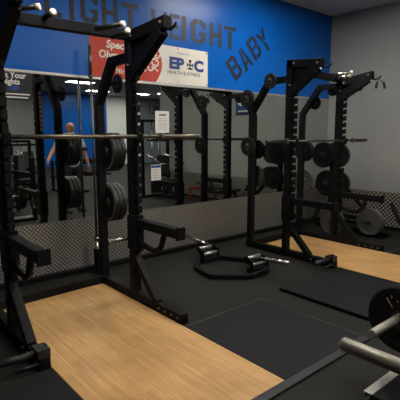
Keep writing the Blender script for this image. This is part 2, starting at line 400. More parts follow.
# red end with a bulging right edge
edge = []
for i in range(13):
    t = i/12; edge.append((3.50 + 0.16*math.sin(PI*(0.12+0.8*t))*1.05 - 0.02*t*0, BZ0 + t*(BZ1-BZ0)))
poly = [(BX0, BZ0)] + edge + [(BX0, BZ1)]
bm = B(); prism(bm, poly, lambda u, v, d: (u, YW-0.0085+d, v), 0.0012); obj('red_panel', bm, 'red', bt)
ty = YW-0.0095
text('lettering', 'Special', 0.13, 'vinyl', bt, (2.80, ty, 2.785), WR, 1.05, 0.004, 0.12)
text('lettering', 'Olympics', 0.13, 'vinyl', bt, (2.69, ty, 2.655), WR, 1.0, 0.004, 0.12)
text('lettering', 'Michigan', 0.09, 'vinyl', bt, (2.93, ty, 2.48), WR, 1.0, 0.001, 0.1)
bm = B()
cx, cz = 3.47, 2.70
for k in range(5):      # ring of radiating figures
    a = PI/2 + k*2*PI/5
    for da in (-0.3, 0, 0.3):
        r0, r1 = (0.055, 0.15) if da == 0 else (0.09, 0.135)
        c, s = math.cos(a+da), math.sin(a+da); w = 0.011
        pts = [(cx+c*r0-s*w, cz+s*r0+c*w), (cx+c*r0+s*w, cz+s*r0-c*w), (cx+c*r1+s*w, cz+s*r1-c*w), (cx+c*r1-s*w, cz+s*r1+c*w)]
        prism(bm, pts, lambda u, v, d: (u, YW-0.0098+d, v), 0.001)
    for rr, rad in ((0.172, 0.016), (0.04, 0.018)):
        pts = [(cx+math.cos(a+0.1)*rr+rad*math.cos(q*PI/4), cz+math.sin(a+0.1)*rr+rad*math.sin(q*PI/4)) for q in range(8)]
        prism(bm, pts, lambda u, v, d: (u, YW-0.0098+d, v), 0.001)
    for q in range(4):
        b0, b1 = a+0.42+q*0.11, a+0.42+(q+1)*0.11
        pts = [(cx+math.cos(b0)*0.125, cz+math.sin(b0)*0.125), (cx+math.cos(b0)*0.148, cz+math.sin(b0)*0.148), (cx+math.cos(b1)*0.148, cz+math.sin(b1)*0.148), (cx+math.cos(b1)*0.125, cz+math.sin(b1)*0.125)]
        prism(bm, pts, lambda u, v, d: (u, YW-0.0098+d, v), 0.001)
obj('emblem', bm, 'vinyl', bt)
text('lettering', 'Presented by', 0.042, 'ink_grey', bt, (3.94, ty, 2.835), WR, 1.0)
text('lettering', 'EP', 0.21, 'navy', bt, (3.79, ty, 2.63), WR, 1.24, 0.012)
text('lettering', 'C', 0.21, 'navy', bt, (4.25, ty, 2.63), WR, 1.24, 0.012)
bm = B()       # lifter-shaped mark standing in for the letter between P and C
gx = 4.175
for pts in ([(-0.04,0),(0.04,0),(0.055,0.025),(-0.055,0.025)], [(-0.012,0.025),(0.012,0.025),(0.012,0.11),(-0.012,0.11)], [(-0.05,0.055),(0.05,0.055),(0.05,0.075),(-0.05,0.075)],
            [(-0.06,0.04),(-0.042,0.04),(-0.042,0.09),(-0.06,0.09)], [(0.042,0.04),(0.06,0.04),(0.06,0.09),(0.042,0.09)], [(0.028*math.cos(q*PI/4), 0.122+0.022*math.sin(q*PI/4)) for q in range(8)]):
    prism(bm, pts, lambda u, v, d: (gx+u, YW-0.0098+d, 2.637+v), 0.001)
obj('lifter_mark', bm, 'ink', bt)
text('lettering', 'HEALTH & FITNESS', 0.066, 'ink', bt, (3.76, ty, 2.55), WR, 1.1)
for x, z in ((3.95, 2.905), (4.50, 2.905), (3.95, 2.44), (4.50, 2.44), (2.6, 2.905), (2.6, 2.44)):
    bm = B(); lathe(bm, [(0.006, -0.002), (0.013, -0.002), (0.013, 0.001), (0.006, 0.001)], (x, YW-0.008, z), 'y', 14); obj('grommet', bm, 'iron_rim', bt)

bt.location = (3.426, YW-0.005, 2.384); bt.scale = (0.965, 1, 0.965)

# ------------------------------------------------------------------ signs taped to the mirror
ym = YW-0.014
sg = thing('rack_sign', (1.51, ym, 2.055), 'black notice with bold white words fixed at the top of the mirror', 'sign')
bm = B(); box(bm, 1.25, 1.775, ym-0.003, ym, 2.055, 2.347); obj('backing', bm, 'poster', sg)
text('lettering', 'Rack Your', 0.086, 'paper', sg, (1.712, ym-0.004, 2.288), WR, 0.93, 0.003, align='RIGHT')
text('lettering', 'Weights', 0.082, 'paper', sg, (1.645, ym-0.004, 2.222), WR, 0.93, 0.003, align='RIGHT')
bm = B(); box(bm, 1.54, 1.63, ym-0.004, ym-0.0031, 2.158, 2.205); obj('blue_block', bm, 'ink_blue', sg)
bm = B(); box(bm, 1.29, 1.745, ym-0.004, ym-0.0031, 2.112, 2.126); obj('print', bm, 'paper', sg)
bm = B(); box(bm, 1.29, 1.725, ym-0.004, ym-0.0031, 2.078, 2.092); obj('print', bm, 'paper', sg)

p1 = thing('notice_sheet', (3.65, ym, 1.71), 'white printed sheet with a dark heading taped to the mirror above the racked bar', 'notice', 'paper notices on the mirror')
bm = B(); box(bm, 3.535, 3.775, ym-0.002, ym, 1.715, 2.02); obj('sheet', bm, 'paper', p1)
bm = B(); box(bm, 3.60, 3.72, ym-0.003, ym-0.0021, 1.955, 1.975); obj('heading', bm, 'ink', p1)
bm = B()
for k, (a, b) in enumerate(((3.58, 3.73), (3.58, 3.74), (3.575, 3.735), (3.575, 3.74), (3.575, 3.73), (3.575, 3.72))):
    z = 1.915-k*0.03; box(bm, a, b, ym-0.003, ym-0.0021, z, z+0.006)
obj('print', bm, 'ink_grey', p1)
p2 = thing('notice_sheet', (3.53, ym, 1.03), 'small white notice with a blue header band low on the mirror', 'notice', 'paper notices on the mirror')
bm = B(); box(bm, 3.45, 3.62, ym-0.002, ym, 1.04, 1.265); obj('sheet', bm, 'paper', p2)
bm = B(); box(bm, 3.455, 3.615, ym-0.003, ym-0.0021, 1.22, 1.258); obj('heading', bm, 'ink_blue', p2)
bm = B()
for k in range(5): box(bm, 3.475, 3.59-0.015*(k % 2), ym-0.003, ym-0.0021, 1.19-k*0.028, 1.197-k*0.028)
obj('print', bm, 'ink_grey', p2)
for t_, x_, z_ in ((p1, 3.522, 1.709), (p2, 3.406, 1.053)):
    t_.location = (x_, ym, z_); t_.scale = (0.965, 1, 0.965)
pp = thing('wall_poster', (XW-0.003, 2.6, 2.15), 'black framed blue and white poster on the grey side wall, seen in the mirror', 'poster')
bm = B(); box(bm, XW-0.02, XW-0.002, 2.36, 2.84, 2.15, 2.61); obj('frame', bm, 'poster', pp)
bm = B(); box(bm, XW-0.024, XW-0.0205, 2.40, 2.80, 2.20, 2.57); obj('print', bm, 'ink_blue', pp)
bm = B(); prism(bm, [(2.42, 2.42), (2.55, 2.36), (2.66, 2.42), (2.78, 2.40), (2.78, 2.55), (2.58, 2.55), (2.56, 2.48), (2.42, 2.52)], lambda u, v, d: (XW-0.027+d, u, v), 0.0025); obj('white_print', bm, 'paper', pp)
bm = B(); box(bm, XW-0.027, XW-0.0245, 2.43, 2.77, 2.23, 2.255); obj('white_print', bm, 'paper', pp)

# ------------------------------------------------------------------ lifting platforms (wood inlay, rubber side mats, steel edging)
PZ = 0.016
def platform(wx0, wx1, ml, mr, yend, yl, label):
    t = thing('lifting_platform', ((wx0+wx1)/2, 1.7, 0), label, 'lifting platform', 'lifting platforms')
    bm = B(); box(bm, wx0, wx1, 1.705, yend, 0.0, PZ); obj('wood_panel', bm, 'wood', t, 0.002)
    bm = B(); box(bm, wx1+0.004, mr, 1.705, 2.80, 0.0, PZ); obj('rubber_mat', bm, 'mat', t, 0.004)
    bm = B(); box(bm, ml, wx0-0.004, 1.705, yl, 0.0, PZ); obj('rubber_mat', bm, 'mat', t, 0.004)
    bm = B(); box(bm, ml, mr, 1.63, 1.70, 0.0, PZ+0.004); obj('edging_strip', bm, 'ramp', t, 0.003)
    bm = B(); box(bm, ml-0.032, ml-0.004, 1.63, yl, 0.0, PZ+0.02); obj('edging_strip', bm, 'black', t, 0.002)
    bm = B(); box(bm, mr+0.003, mr+0.02, 1.63, 2.80, 0.0, PZ-0.003); obj('edging_strip', bm, 'ramp', t, 0.002)
    bm = B(); box(bm, wx1+0.004, mr+0.02, 2.803, 2.82, 0.0, PZ-0.003); obj('edging_strip', bm, 'ramp', t, 0.002)
platform(1.083, 2.232, 0.0, 3.25, 4.29, 2.86, 'lifting platform with worn bamboo centre panel under the nearer, left-hand rack')
platform(4.818, 5.935, 3.63, 6.6, 4.30, 2.86, 'lifting platform with bamboo centre panel under the rack beside the grey wall')

# ------------------------------------------------------------------ racks
W3 = 0.085
def plate_profile(r, th, hub=0.028, lip=0.035, dish=0.012):
    h = th/2
    return [(hub, -h), (hub+0.03, -h), (hub+0.036, -h+dish), (r-lip-0.006, -h+dish), (r-lip, -h), (r-0.004, -h), (r, -h+0.004),
            (r, h-0.004), (r-0.004, h), (r-lip, h), (r-lip-0.006, h-dish), (hub+0.036, h-dish), (hub+0.03, h), (hub, h)]

def half_rack(label, xl, xr, yf, yr, dyl, zl, zr, zbar, arms, discs, foot_l, gz, gmat, beam_z, orange=False):
    t = thing('power_rack', ((xl+xr)/2, 4.1, 0), label, 'power rack', 'black power racks')
    for side, x, dy, zs, (ar, at_, al), fl, dsc in (('l', xl, dyl, zl, arms[0], foot_l, discs[0]), ('r', xr, 0.0, zr, arms[1], 0.81, discs[1])):
        out = -1 if side == 'l' else 1
        F, Rr = yf+dy, yr+dy
        bm = B(); box(bm, x-W3/2, x+W3/2, F-W3/2, F+W3/2, 0.09, ar+0.055)
        up = obj('front_upright', bm, 'black', t, 0.006)
        # saw-tooth hook strip on the front face
        bm = B()
        box(bm, x-0.024, x+0.024, F-W3/2-0.014, F-W3/2, 0.5, 2.28)
        z = 0.52
        while z < 2.24:
            poly = [(0, z), (-0.062, z+0.008), (-0.062, z+0.078), (-0.046, z+0.078), (-0.038, z+0.062), (0, z+0.06)]
            prism(bm, poly, lambda u, v, d, x=x, F=F: (x-0.024+d, F-W3/2-0.012+u, v), 0.048)
            z += 0.098
        s = obj('hook_strip', bm, 'black', up)
        if orange and side == 'r':
            bm = B()
            for k in range(9): box(bm, x+0.002, x+0.034, F+W3/2, F+W3/2+0.003, 1.74+k*0.062, 1.785+k*0.062)
            obj('number_decal', bm, 'orange', up)['label'] = 'orange number decal'
        bm = B(); rectpath(bm, [(x, Rr, 0.09), (x, Rr, 2.02), (x, Rr-0.31, 2.42), (x, F+W3/2-0.004, 2.42)], W3, W3*0.95, (1, 0, 0)); obj('rear_upright', bm, 'black', t, 0.006)
        bm = B(); beam(bm, (x, F+W3/2, ar), (x, F-al, at_), W3, 0.105)
        arm = obj('top_arm', bm, 'black', t, 0.006)
        bm = B(); beam(bm, (x, F-al+0.07, at_-0.05), (x, F-0.02, 2.24), W3*0.98, 0.11)
        prism(bm, [(F-0.04, ar-0.03), (F-0.36, ar-0.02), (F-0.36, ar-0.12), (F-0.04, 2.28)], lambda u, v, d, x=x: (x-0.012+d, u, v), 0.024)
        obj('arm_brace', bm, 'black', arm, 0.005)
        bm = B(); tube(bm, [(x, F-al+0.02, at_-0.05), (x, F-al-0.04, at_-0.07), (x, F-al-0.10, at_-0.05), (x, F-al-0.12, at_-0.025)], 0.012, 8); obj('band_hook', bm, 'black', arm)
        for (yy, zz) in ((F-al+0.05, at_), (F-0.08, ar), (F-0.02, 2.34)):
            for sx in (-1, 1):
                bm = B(); lathe(bm, [(0.013, 0), (0.013, 0.01*sx), (0.007, 0.014*sx)], (x+sx*W3/2, yy, zz), 'x', 6, closed=False); obj('bolt', bm, 'iron_rim', arm)
        # foot rail with front brace and band pegs
        bm = B(); box(bm, x-W3/2, x+W3/2, F-fl, Rr+0.06, 0.016, 0.094); foot = obj('foot_rail', bm, 'black', t, 0.006)
        bm = B(); rectpath(bm, [(x, F-0.02, 0.47), (x, F-0.05, 0.43), (x, F-0.40, 0.085)], W3*0.9, 0.07, (1, 0, 0)); obj('foot_brace', bm, 'black', t, 0.005)
        for yy in (F-fl+0.04, F-0.2, Rr):
            bm = B(); box(bm, x-W3/2, x+W3/2, yy-0.04, yy+0.04, 0.0, 0.018); obj('foot_pad', bm, 'rubber', foot)
        for yy in (F-fl+0.34, F-fl+0.24, F-fl+0.14, F-fl+0.05):
            for sx in (-1, 1):
                bm = B(); lathe(bm, [(0.012, 0), (0.012, 0.01*sx), (0.007, 0.014*sx)], (x+sx*W3/2, yy, 0.055), 'x', 6, closed=False); obj('bolt', bm, 'iron', foot)
        if out < 0:
            bm = B(); tube(bm, [(x, F-fl+0.07, 0.115), (x-0.36, F-fl+0.07, 0.115)], 0.026, 14)
            lathe(bm, [(0.0, -0.006), (0.05, -0.006), (0.05, 0.006), (0.0, 0.006)], (x+0.035, F-fl+0.07, 0.115), 'x', 16)
            box(bm, x-W3/2-0.004, x+W3/2+0.004, F-fl+0.01, F-fl+0.13, 0.09, 0.15)
            obj('storage_peg', bm, 'black2', foot)
            for yy, zz in ((F-fl+0.2, 0.06), (F-fl+0.015, 0.055)):
                bm = B(); tube(bm, [(x-W3/2, yy, zz), (x-W3/2-0.16, yy, zz)], 0.012, 10); obj('band_peg', bm, 'black2', foot)
        else:
            for yy in (F-fl+0.22,):
                bm = B(); tube(bm, [(x+W3/2, yy, 0.065), (x+W3/2+0.07, yy, 0.065), (x+W3/2+0.075, yy, 0.09)], 0.012, 10); obj('band_peg', bm, 'black2', foot)
        # spotter arm: sleeve bracket, arm, end plate, looped lower brace
        bm = B(); beam(bm, (x, F-W3/2-0.01, zs+0.0), (x, F-0.74, zs-0.0), W3, 0.085)
        box(bm, x-W3/2-0.012, x+W3/2+0.012, F-W3/2-0.05, F+W3/2+0.012, zs-0.28, zs+0.07)
        sa = obj('spotter_arm', bm, 'black', t, 0.006)
        bm = B(); box(bm, x-W3/2-0.006, x+W3/2+0.006, F-0.77, F-0.745, zs-0.055, zs+0.058); obj('end_plate', bm, 'black', sa, 0.004)
        bm = B(); tube(bm, [(x, F-W3/2-0.04, zs-0.19), (x, F-0.25, zs-0.23), (x, F-0.38, zs-0.235), (x, F-0.46, zs-0.18), (x, F-0.52, zs-0.03)], 0.028, 12); obj('loop_brace', bm, 'black', sa)
        # J hook that carries the bar
        bm = B(); box(bm, x-0.045, x+0.045, F-W3/2-0.02, F-W3/2+0.01, zbar-0.17, zbar+0.06)
        rectpath(bm, [(x, F-W3/2-0.01, zbar-0.045), (x, F-W3/2-0.085, zbar-0.045), (x, F-W3/2-0.10, zbar+0.035)], 0.06, 0.02, (1, 0, 0))
        obj('bar_hook', bm, 'black', t, 0.004)
        # plate pegs on the rear upright and small pegs on the bend
        for yy, zz, ln in [(Rr+q[0], q[1], q[2]) for q in dsc]:
            bm = B(); tube(bm, [(x+out*W3/2, yy, zz), (x+out*(W3/2+ln), yy, zz)], 0.024, 14)
            tube(bm, [(x+out*W3/2, yy, zz), (x+out*(W3/2+0.014), yy, zz)], 0.045, 14)
            obj('plate_peg', bm, 'steel' if zz < 0.6 else 'black2', t)
    # cross members
    def L(y, z): return (xl, y+dyl, z[0]), (xr, y, z[1])
    for nm, y, z, w, h in (('top_crossbeam', yf, beam_z, W3, 0.085), ('base_crossbeam', yr, (0.056, 0.056), W3, W3)):
        a, b = L(y, z); bm = B(); beam(bm, a, b, w, h); cb = obj(nm, bm, 'black', t, 0.005)
        if nm == 'top_crossbeam':
            k = xr-xl
            for (ax, ay, bx, by, zz) in ((0.14, -0.05, 0.27, -0.17, gz+0.05), (k-0.42, -0.10, k-0.305, -0.34, gz+0.005)):
                fy = dyl*(1-ax/k)
                bm = B(); tube(bm, [(xl+ax, yf+ay+fy, zz-0.015), (xl+bx, yf+by+fy, zz)], 0.021, 12); g = obj('pull_up_grip', bm, gmat, cb)
                d = (V((xl+bx, yf+by+fy, zz))-V((xl+ax, yf+ay+fy, zz-0.015))).normalized(); e = V((xl+bx, yf+by+fy, zz))
                bm = B(); tube(bm, [e-d*0.005, e+d*0.028], 0.026, 12); obj('grip_cap', bm, 'cap', g)['label'] = 'cream end cap'
            for (ax, ay, gz) in ((0.40, -0.17, gz+0.05), (k-0.19, -0.25, gz)):
                fy = dyl*(1-ax/k)
                bm = B(); tube(bm, [(xl+ax-0.02, yf-0.03+fy, gz-0.035), (xl+ax, yf+ay+fy, gz-0.02)], 0.021, 12); g = obj('pull_up_grip', bm, gmat, cb)
                bm = B(); lathe(bm, [(0.0, -0.016), (0.02, -0.015), (0.03, -0.004), (0.028, 0.008), (0.0, 0.014)], (xl+ax, yf+ay+fy-0.01, gz-0.015), 'y', 14); obj('grip_cap', bm, 'cap', g, smooth=True)['label'] = 'cream end cap'
    return t

rackA = half_rack('black steel power rack standing over the nearer bamboo platform, cut by the left picture edge', 1.045, 2.285, 3.68, 4.345, -0.07, 0.855, 0.82, 1.665,
    ((2.55, 2.61, 0.54), (2.595, 2.63, 0.60)),
    (((0, 0.92, 0.2), (0, 1.5, 0.2)), ((0, 0.93, 0.34), (0, 1.50, 0.34), (0, 0.47, 0.30), (-0.165, 2.23, 0.14))), 0.68, 2.60, 'black2', (2.58, 2.615), orange=True)
rackB = half_rack('black steel power rack beside the grey wall, loaded with large plates', 4.77, 5.98, 3.70, 4.37, 0.0, 0.79, 0.77, 1.60,
    ((2.61, 2.575, 0.49), (2.45, 2.53, 0.51)),
    (((0, 1.52, 0.10), (0.03, 2.2, 0.10), (-0.38, 2.42, 0.10)), ((0, 0.93, 0.26), (0, 1.42, 0.26), (-0.16, 2.2, 0.12), (-0.49, 2.385, 0.10))), 0.80, 2.545, 'steel', (2.545, 2.51))
# hanging grips at the tip of the far rack's outer arm
hg = thing('hanging_strap', (5.98, 3.1, 2.48), 'pair of short black grip straps hanging from the far rack arm by the grey wall', 'strap')
for dx, dy in ((-0.03, 0.02), (0.05, -0.04)):
    bm = B(); tube(bm, [(5.98, 3.11, 2.47), (5.98+dx*0.5, 3.10+dy*0.5, 2.44), (5.98+dx*0.8, 3.09+dy, 2.42)], 0.005, 6); obj('cord', bm, 'black2', hg)
    bm = B(); tube(bm, [(5.98+dx*0.8, 3.09+dy, 2.425), (5.98+dx*1.5, 3.09+dy*1.2, 2.335)], 0.017, 10); obj('grip', bm, 'plastic', hg)

# ------------------------------------------------------------------ barbells
def barbell(label, x0, x1, y, z, sl, group=None, sleeves='bar_steel', shaft='bar_steel', shaft_r=0.0145):
    t = thing('barbell', ((x0+x1)/2, y, z), label, 'barbell', group)
    bm = B(); tube(bm, [(x0+sl-0.01, y, z), (x1-sl+0.01, y, z)], shaft_r, 14); obj('shaft', bm, shaft, t)
    for a, b, s in ((x0, x0+sl, 1), (x1, x1-sl, -1)):
        bm = B(); tube(bm, [(a, y, z), (a+s*0.006, y, z), (b-s*0.03, y, z)], 0.025, 18, rs=[0.020, 0.025, 0.025]); slv = obj('sleeve', bm, sleeves, t)
        bm = B(); tube(bm, [(b-s*0.032, y, z), (b, y, z)], 0.037, 18); obj('collar', bm, 'iron', slv)
    return t
barbell('plain steel barbell racked on the hooks of the rack over the nearer platform', 0.52, 3.03, 3.555, 1.668, 0.50, 'racked barbells', shaft_r=0.0195)
barbell('dull steel barbell racked on the far rack by the grey wall', 4.16, 6.60, 3.575, 1.603, 0.42, 'racked barbells', 'bar_dark', 'bar_dark')

hb = thing('bar_holder', (2.40, 4.74, 0), 'short black floor tube holding an upright barbell by the mirror', 'bar holder')
bm = B(); box(bm, 2.335, 2.49, 4.65, 4.83, 0.0, 0.012); obj('base', bm, 'black', hb, 0.003)
bm = B(); lathe(bm, [(0.033, 0.012), (0.04, 0.012), (0.04, 0.30), (0.033, 0.30)], (2.40, 4.74, 0), 'z', 20); obj('socket', bm, 'black', hb)
vb = thing('barbell', (2.40, 4.74, 0.013), 'barbell standing upright on end in the floor holder beside the mirror', 'barbell')
bm = B(); tube(bm, [(2.40, 4.74, 0.42), (2.40, 4.74, 2.38)], 0.0145, 14); obj('shaft', bm, 'bar_steel', vb)
for a, b in ((0.013, 0.43), (2.36, 2.70)):
    bm = B(); tube(bm, [(2.40, 4.74, a), (2.40, 4.74, b)], 0.025 if a < 1 else 0.021, 18); s = obj('sleeve', bm, 'steel' if a < 1 else 'bar_steel', vb)
    q = b if a < 1 else a
    bm = B(); tube(bm, [(2.40, 4.74, q-0.015), (2.40, 4.74, q+0.015)], 0.037 if a < 1 else 0.027, 18); obj('collar', bm, 'steel' if a < 1 else 'bar_steel', s)

# ------------------------------------------------------------------ plates
def make_plate(kind, r, th):
    bm = B()
    if kind == 'bumper':
        lathe(bm, [(0.045, -th/2), (r-0.06, -th/2+0.004), (r-0.05, -th/2), (r-0.012, -th/2), (r, -th/2+0.012), (r, th/2-0.012), (r-0.012, th/2), (r-0.05, th/2), (r-0.06, th/2-0.004), (0.045, th/2)], (0,0,0), 'x', 56)
        o = obj('bumper_plate', bm, 'rubber')
        bm = B(); lathe(bm, [(0.026, -th/2-0.004), (0.062, -th/2-0.004), (0.062, th/2+0.004), (0.026, th/2+0.004)], (0,0,0), 'x', 32)
        obj('hub_ring', bm, 'iron_dark', o)
    else:
        lathe(bm, plate_profile(r, th), (0,0,0), 'x', 56)
        o = obj('weight_plate', bm, {'grey': 'iron', 'dark': 'iron_dark', 'black': 'plastic'}[kind])
        bm = B(); lathe(bm, [(r-0.034, -th/2-0.0015), (r-0.006, -th/2-0.0015), (r-0.006, -th/2+0.002), (r-0.034, -th/2+0.002)], (0,0,0), 'x', 56)
        lathe(bm, [(r-0.034, th/2-0.002), (r-0.006, th/2-0.002), (r-0.006, th/2+0.0015), (r-0.034, th/2+0.0015)], (0,0,0), 'x', 56)
        obj('rim', bm, {'grey': 'iron', 'dark': 'iron_rim', 'black': 'iron_dark'}[kind] if r > 0.18 else 'iron_dark', o)
        bm = B(); lathe(bm, [(0.0262, -th/2-0.002), (0.05, -th/2-0.002), (0.05, th/2+0.002), (0.0262, th/2+0.002)], (0,0,0), 'x', 28)
        obj('hub_ring', bm, 'iron', o)
    return o
protos = {}
def plate(kind, r, th, loc, label, group, rot=(0, 0, 0), dz=True):
    key = (kind, r, th)
    if key not in protos: o = protos[key] = make_plate(kind, r, th)
    else: o = copy_tree(protos[key])
    z = loc[2] - (0.003 if dz else 0)
    o.location = (loc[0], loc[1], z); o.rotation_euler = rot
    tag(o, label, 'weight plate', group)
    return o
gA = 'plates stored on the nearer rack'
for i, nm in enumerate(('innermost', 'middle', 'outermost')):
    plate('dark', 0.215, 0.045, (2.356+i*0.053, 4.345, 0.93), f'{nm} of three pale-rimmed iron plates on the nearer rack, lower peg', gA, dz=True)
    plate('dark', 0.215, 0.045, (2.356+i*0.053, 4.345, 1.50), f'{nm} of three pale-rimmed iron plates on the nearer rack, upper peg', gA)
plate('dark', 0.10, 0.025, (2.425, 4.18, 2.23), 'small black plate hung at the rear bend of the nearer rack', gA)
gB = 'plates stored on the far rack'
plate('dark', 0.13, 0.028, (4.68, 4.40, 2.20), 'small black plate on the lower bend peg of the far rack, by the blue wall', gB)
plate('dark', 0.105, 0.028, (4.70, 3.99, 2.42), 'small black plate on the upper bend peg of the far rack, by the blue wall', gB)
plate('dark', 0.135, 0.03, (4.68, 4.37, 1.52), 'medium black plate at bar height on the mirror side of the far rack', gB)
plate('dark', 0.105, 0.028, (6.085, 4.21, 2.2), 'small black plate on the lower bend peg of the far rack, wall side', gB)
plate('dark', 0.095, 0.028, (6.075, 3.88, 2.385), 'small black plate on the upper bend peg of the far rack, wall side', gB)
plate('bumper', 0.175, 0.075, (6.065, 4.37, 1.42), 'thick black bumper plate on the upper rear peg of the far rack', gB)
plate('grey', 0.20, 0.045, (6.055, 4.37, 0.93), 'grey iron plate on the lower rear peg of the far rack', gB)

# plate tree between the far rack and the grey wall
pt = thing('plate_tree', (6.85, 4.0, 0), 'black plate storage tree standing behind the far rack near the grey wall', 'plate tree')
bm = B(); box(bm, 6.80, 6.88, 4.27, 4.35, 0.09, 1.55); obj('post', bm, 'black', pt, 0.005)
bm = B(); box(bm, 6.80, 6.88, 3.25, 4.6, 0.015, 0.09); box(bm, 6.75, 7.1, 3.28, 3.36, 0.0, 0.016); box(bm, 6.75, 7.1, 4.5, 4.58, 0.0, 0.016); obj('base', bm, 'black', pt, 0.005)
for z, y0, y1 in ((0.27, 3.38, 4.42), (0.85, 4.05, 4.55), (1.34, 4.05, 4.55)):
    bm = B(); box(bm, 6.801, 6.879, y0, y1, z-0.035, z+0.035); obj('crossbar', bm, 'black', pt, 0.004)
bm = B(); beam(bm, (6.84, 3.47, 0.09), (6.84, 3.47, 0.30), 0.07, 0.07); obj('stay', bm, 'black', pt)
bm = B(); beam(bm, (6.84, 3.52, 0.3), (6.84, 4.28, 1.0), 0.06, 0.05); obj('stay', bm, 'black', pt)
gT = 'plates on the storage tree'
for y, z, ln, kind, r, th, px, lab in (
    (3.49, 0.265, 0.26, 'grey', 0.225, 0.05, 6.755, 'grey iron plate nearest the grey wall, low on the storage tree, behind its twin'),
    (3.49, 0.265, 0, 'grey', 0.225, 0.05, 6.70, 'grey iron plate nearest the grey wall, low on the storage tree, facing the camera'),
    (3.95, 0.245, 0.56, 'grey', 0.225, 0.05, 6.33, 'grey iron plate low on the storage tree, seen between the far rack legs'),
    (4.39, 1.34, 0.26, 'bumper', 0.225, 0.075, 6.66, 'black bumper plate on the top left peg of the storage tree'),
    (4.30, 0.85, 0.26, 'bumper', 0.225, 0.075, 6.66, 'black bumper plate on the middle left peg of the storage tree'),
    (4.15, 1.34, 0.15, 'black', 0.215, 0.045, 6.745, 'black iron plate on the top peg of the storage tree, half behind the rack upright'),
    (4.12, 0.85, 0.15, 'black', 0.215, 0.045, 6.745, 'black iron plate on the middle peg of the storage tree, behind the rack upright')):
    if ln: bm = B(); tube(bm, [(6.80, y, z), (6.80-ln, y, z)], 0.024, 14); obj('peg', bm, 'black2', pt)
    plate(kind, r, th, (px, y, z), lab, gT)

# ------------------------------------------------------------------ open trap bar on the floor
tb = thing('trap_bar', (3.85, 3.9, 0), 'open trap bar with black frame and silver handles lying on the floor between the racks', 'trap bar')
AX = 3.86; ZT = 0.225
bm = B(); tube(bm, [(AX-0.02, 4.34, ZT-0.03), (AX+0.0, 4.78, ZT)], 0.025, 16); obj('sleeve', bm, 'steel', tb)
bm = B(); tube(bm, [(AX, 3.39, ZT-0.03), (AX+0.05, 2.97, ZT)], 0.025, 16); s = obj('sleeve', bm, 'steel', tb)
fr = [(3.80, 4.40, 0.035), (3.39, 4.02, 0.035), (3.29, 3.63, 0.035), (3.64, 3.32, 0.035), (3.98, 3.35, 0.035), (4.10, 3.84, 0.035), (3.80, 4.40, 0.035)]
bm = B()
for a, b in zip(fr, fr[1:]): beam(bm, a, b, 0.06, 0.05)
obj('frame', bm, 'black', tb, 0.005)
for nm, y0, x0 in (('l', 4.23, 3.76), ('r', 3.50, 3.92)):
    for sgn in (-0.13, 0.14):
        bm = B(); rectpath(bm, [(x0+sgn, y0-0.07, 0.055), (x0+sgn, y0-0.05, 0.14), (x0+sgn, y0+0.05, 0.185)], 0.022, 0.06, (1, 0, 0)); obj('handle_bracket', bm, 'black', tb, 0.004)
    for dy, zz in ((0.04, 0.175), (-0.05, 0.115)):
        bm = B(); tube(bm, [(x0-0.125, y0+dy, zz), (x0+0.135, y0+dy, zz)], 0.020, 14); obj('handle', bm, 'alu', tb)
    bm = B(); box(bm, x0-0.14, x0+0.15, y0-0.10, y0+0.02, 0.0, 0.07); obj('pivot_block', bm, 'black', tb, 0.006)
    sy = 1 if nm == 'l' else -1
    bm = B(); tube(bm, [(AX+0.02, y0+sy*0.02, 0.16), (AX-0.02 if sy > 0 else AX, y0+sy*0.13, ZT-0.03)], 0.032, 16); obj('collar', bm, 'iron_dark', tb)
# ------------------------------------------------------------------ plate-loaded machine cut by the right and lower picture edges
mc = thing('plate_loaded_machine', (2.6, 0.6, 0), 'plate-loaded machine at the near right corner with a thick bare steel weight horn', 'gym machine')
bm = B(); tube(bm, [(1.41, 0.815, 0.9), (1.41, 0.805, 0.9), (1.41, 0.25, 0.9)], 0.0265, 28, rs=[0.021, 0.0265, 0.0265]); obj('weight_horn', bm, 'brush', mc)
bm = B(); tube(bm, [(2.375, 1.18, 0.5), (2.383, 1.18, 0.5), (3.0, 1.18, 0.5)], 0.0255, 24, rs=[0.02, 0.0255, 0.0255]); obj('weight_horn', bm, 'brush', mc)
bm = B(); box(bm, 3.0, 3.08, 1.14, 1.22, 0.075, 1.25); obj('frame_post', bm, 'black', mc, 0.006)
bm = B(); box(bm, 1.36, 3.08, 0.17, 0.25, 0.86, 0.94); obj('frame_arm', bm, 'black', mc, 0.006)
bm = B(); box(bm, 3.0, 3.08, 0.17, 1.24, 0.0, 0.075); box(bm, 3.0, 3.08, 0.17, 0.25, 0.075, 1.25); box(bm, 3.0, 3.08, 0.25, 1.14, 0.86, 0.94); obj('base_frame', bm, 'black', mc, 0.006)
bm = B(); box(bm, 2.42, 2.99, 0.55, 1.19, 0.055, 0.085)
k = 0
x = 2.435
while x < 2.98:
    box(bm, x, x+0.010, 0.552, 1.165, 0.085, 0.091); x += 0.022
fp = obj('foot_plate', bm, 'black2', mc)
bm = B(); box(bm, 2.405, 2.995, 1.168, 1.225, 0.088, 0.097); box(bm, 2.405, 2.995, 1.215, 1.225, 0.05, 0.09); obj('edge_trim', bm, 'alu', fp, 0.002)['label'] = 'silver edge trim'
bm = B()
for xx in (2.43, 2.93):
    for yy in (0.58, 1.16): box(bm, xx-0.02, xx+0.03, yy-0.02, yy+0.03, 0.0, 0.055)
obj('support', bm, 'black', fp)
plate('bumper', 0.225, 0.09, (2.79, 1.18, 0.478), 'large black bumper plate loaded on the machine at the right picture edge', None)

